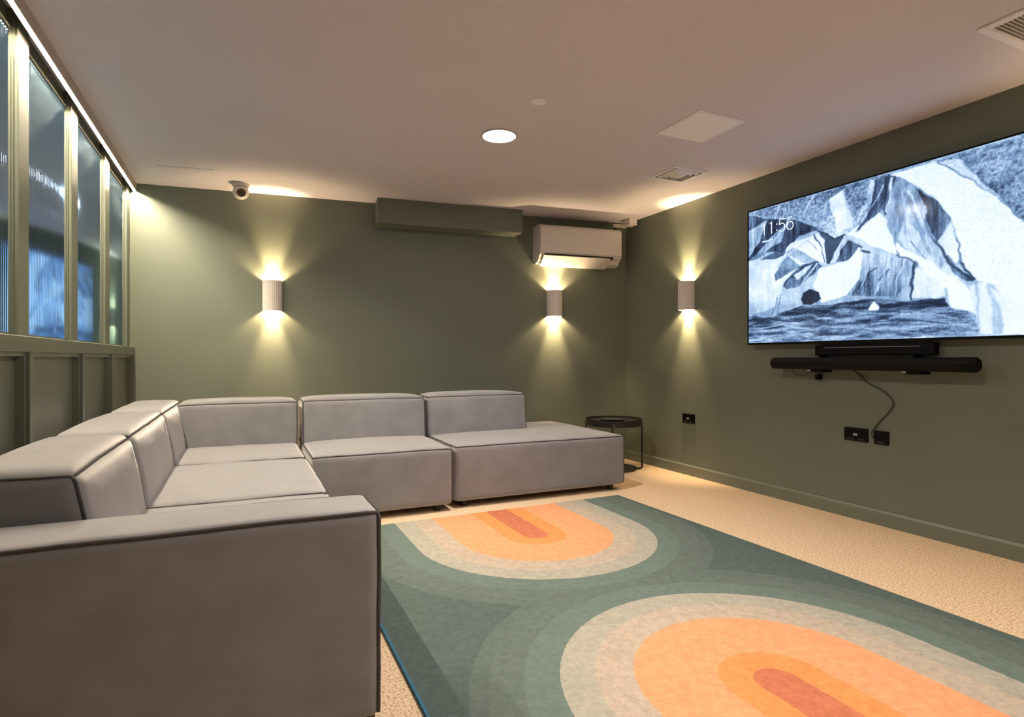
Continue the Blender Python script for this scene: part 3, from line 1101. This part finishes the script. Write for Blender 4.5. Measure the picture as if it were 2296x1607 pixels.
sm = tag(MB().lathe([(0.043, 0.0), (0.043, -0.007), (0.038, -0.011), (0.02, -0.0125), (0.001, -0.0125)], n=40).build('smoke_detector', M_bright, None, True, math.radians(40)),
         'small flat white disc on the ceiling near the round light', 'detector')
sm.location = (1.427, 2.753, H)

pn = thing('ceiling_panel', 'square plain white panel in the ceiling between round light and television', 'ceiling panel', (2.466, 2.666, H))
MB().box(-0.178, 0.178, -0.185, 0.185, -0.005, 0.0, 0.002, 1).build('frame', M_bright, pn)
MB().box(-0.168, 0.168, -0.175, 0.175, -0.008, -0.004, 0.002, 2).build('cover', plain('bright white cover', (0.94, 0.93, 0.95), 0.5), pn)


def diffuser(label, x, y, hx, hy):
    t = thing('ceiling_vent', label, 'vent', (x, y, H))
    f = MB()
    for a in ((-hx, hx, -hy, -hy * 0.86), (-hx, hx, hy * 0.86, hy), (-hx, -hx * 0.86, -hy * 0.86, hy * 0.86), (hx * 0.86, hx, -hy * 0.86, hy * 0.86)):
        f.box(*a, -0.008, 0.0, 0.001, 1)
    f.build('frame', M_bright, t)
    MB().box(-hx * 0.86, hx * 0.86, -hy * 0.86, hy * 0.86, -0.0015, -0.0005).build('backing', M_vent, t)
    for s0 in (0.74, 0.56, 0.38):
        l = MB()
        o2, i2 = s0, s0 - 0.12
        bm = l.bm
        a = [bm.verts.new((sx * hx * o2, sy * hy * o2, -0.003)) for sx, sy in ((-1, -1), (1, -1), (1, 1), (-1, 1))]
        b = [bm.verts.new((sx * hx * i2, sy * hy * i2, -0.020)) for sx, sy in ((-1, -1), (1, -1), (1, 1), (-1, 1))]
        c = [bm.verts.new((sx * hx * (i2 - 0.02), sy * hy * (i2 - 0.02), -0.018)) for sx, sy in ((-1, -1), (1, -1), (1, 1), (-1, 1))]
        d = [bm.verts.new((sx * hx * (o2 - 0.02), sy * hy * (o2 - 0.02), -0.002)) for sx, sy in ((-1, -1), (1, -1), (1, 1), (-1, 1))]
        for p, q in ((a, b), (b, c), (c, d), (d, a)):
            for k in range(4):
                bm.faces.new((p[k], p[(k + 1) % 4], q[(k + 1) % 4], q[k]))
        l.build('louvre', M_bright, t)
    MB().box(-hx * 0.22, hx * 0.22, -hy * 0.22, hy * 0.22, -0.018, -0.014).build('centre_plate', M_white, t)
    return t


diffuser('small square ceiling vent with stepped louvres near the right wall', 2.951, 3.420, 0.152, 0.142)

gv = thing('air_return_grille', 'large ceiling grille with fine slats at the top right of the room', 'grille', (3.08, 1.09, H))
f = MB()
q, i_ = 0.30, 0.264
for a in ((-q, q, -q, -i_), (-q, q, i_, q), (-q, -i_, -i_, i_), (i_, q, -i_, i_)):
    f.box(*a, -0.012, 0.0, 0.003, 1)
f.build('frame', M_bright, gv)
MB().box(-i_, i_, -i_, i_, -0.002, -0.0005).build('backing', M_slot, gv)
sl = MB()
k = 0
y = -i_ + 0.006
while y < i_ - 0.004:
    sl.prism([(y, -0.010), (y + 0.002, -0.010), (y + 0.012, -0.002), (y + 0.010, -0.002)], 'x', -i_, i_)
    y += 0.0155
sl.build('slats', M_bright, gv)

ap = thing('ceiling_access_hatch', 'flush white access hatch in the ceiling left of the security camera', 'hatch', (-0.355, 4.945, H), PHI * 1.5)
MB().box(-0.186, 0.186, -0.165, 0.165, -0.004, 0.0, 0.001, 1).build('frame', M_ceil, ap)
MB().box(-0.176, 0.176, -0.155, 0.155, -0.0055, -0.003, 0.001, 1).build('door', M_ceil, ap)

cam_t = thing('security_camera', 'white turret security camera on the ceiling above the left wall lamp', 'camera', (-0.022, 5.062, H))
MB().lathe([(0.062, 0.0), (0.064, -0.010), (0.060, -0.020), (0.050, -0.028)], n=36).build('base', M_white, cam_t, True, math.radians(40))
bl = MB()
bl.sphere((0, 0, -0.062), 0.060)
bl.build('housing', M_white, cam_t, True)
dv = Vector((0.055, -0.90, -0.30)).normalized()
ls = MB()
ls.cyl((0, 0, 0.040), 0.032, 0.022, 'z', 28)
lo_ = ls.build('lens', M_lens, cam_t, True, math.radians(40))
lo_.rotation_mode = 'QUATERNION'
lo_.rotation_quaternion = Vector((0, 0, 1)).rotation_difference(dv)
lo_.location = (0, 0, -0.062)

# ---------------------------------------------------------------- side table
st = thing('side_table', 'round black metal side table in the corner between sofa and wall', 'side table', (3.12, 4.50, 0), -math.atan2(3.12, 4.50))
RT = 0.255
MB().lathe([(RT - 0.012, 0.440), (RT - 0.002, 0.441), (RT, 0.446), (RT, 0.453), (RT - 0.004, 0.456), (0.001, 0.456)], n=56).build('table_top', M_blacktop, st, True, math.radians(30))
rim = MB()
rim.bm.free()
rim = MB()
n = 56
rr = [[rim.bm.verts.new((r * math.cos(2 * PI * k / n), r * math.sin(2 * PI * k / n), z)) for k in range(n)] for r, z in
      ((RT, 0.408), (RT + 0.004, 0.408), (RT + 0.004, 0.468), (RT, 0.468))]
for a, b in zip(rr, rr[1:] + rr[:1]):
    for k in range(n):
        rim.bm.faces.new((a[k], a[(k + 1) % n], b[(k + 1) % n], b[k]))
rim.build('rim', M_blackmetal, st, True, math.radians(40))
for a in (0.0, PI / 2 + 0.04, PI, 1.5 * PI + 0.0):
    d = Vector((math.cos(a), math.sin(a), 0))
    p = [d * (RT + 0.003) + Vector((0, 0, z)) for z in (0.44, 0.3, 0.15, 0.05)] + [d * (RT + 0.001) + Vector((0, 0, 0.022)), d * (RT - 0.018) + Vector((0, 0, 0.012)), d * (RT - 0.08) + Vector((0, 0, 0.010))]
    MB().tube(p, 0.0095, 8).build('leg', M_blackmetal, st, True)
MB().lathe([(0.205, 0.002), (0.214, 0.004), (0.216, 0.012), (0.212, 0.016), (0.001, 0.015)], n=48).build('base_plate', M_blacktop, st, True, math.radians(30))

nb = thing('tablet', 'slim dark tablet lying on the round side table', 'tablet', (3.065, 4.44, 0.4565), math.radians(-28))
MB().box(-0.10, 0.10, -0.065, 0.065, 0.0, 0.013, 0.004, 2).build('casing', M_black, nb)
MB().box(-0.092, 0.092, -0.057, 0.057, 0.0131, 0.0142).build('glass', plain('tablet glass', (0.10, 0.10, 0.105), 0.15), nb)

# ---------------------------------------------------------------- camera, world, view
cd_ = bpy.data.cameras.new('camera')
cd_.sensor_width = 36.0
cd_.lens = 36.0 * 1301.5168 / 2296.0
cd_.clip_start = 0.02
cam = bpy.data.objects.new('camera', cd_)
COL.objects.link(cam)
cam.location = (0, 0, 1.0232)
cam.rotation_euler = (PI / 2, 0, -0.4327)
scene.camera = cam

w = bpy.data.worlds.new('world')
scene.world = w
w.use_nodes = True
w.node_tree.nodes['Background'].inputs[0].default_value = (0.5, 0.45, 0.4, 1)
w.node_tree.nodes['Background'].inputs[1].default_value = 0.02

scene.view_settings.view_transform = 'Standard'
scene.view_settings.look = 'None'
scene.view_settings.gamma = 1.0
scene.view_settings.use_curve_mapping = False
scene.view_settings.exposure = 0.06
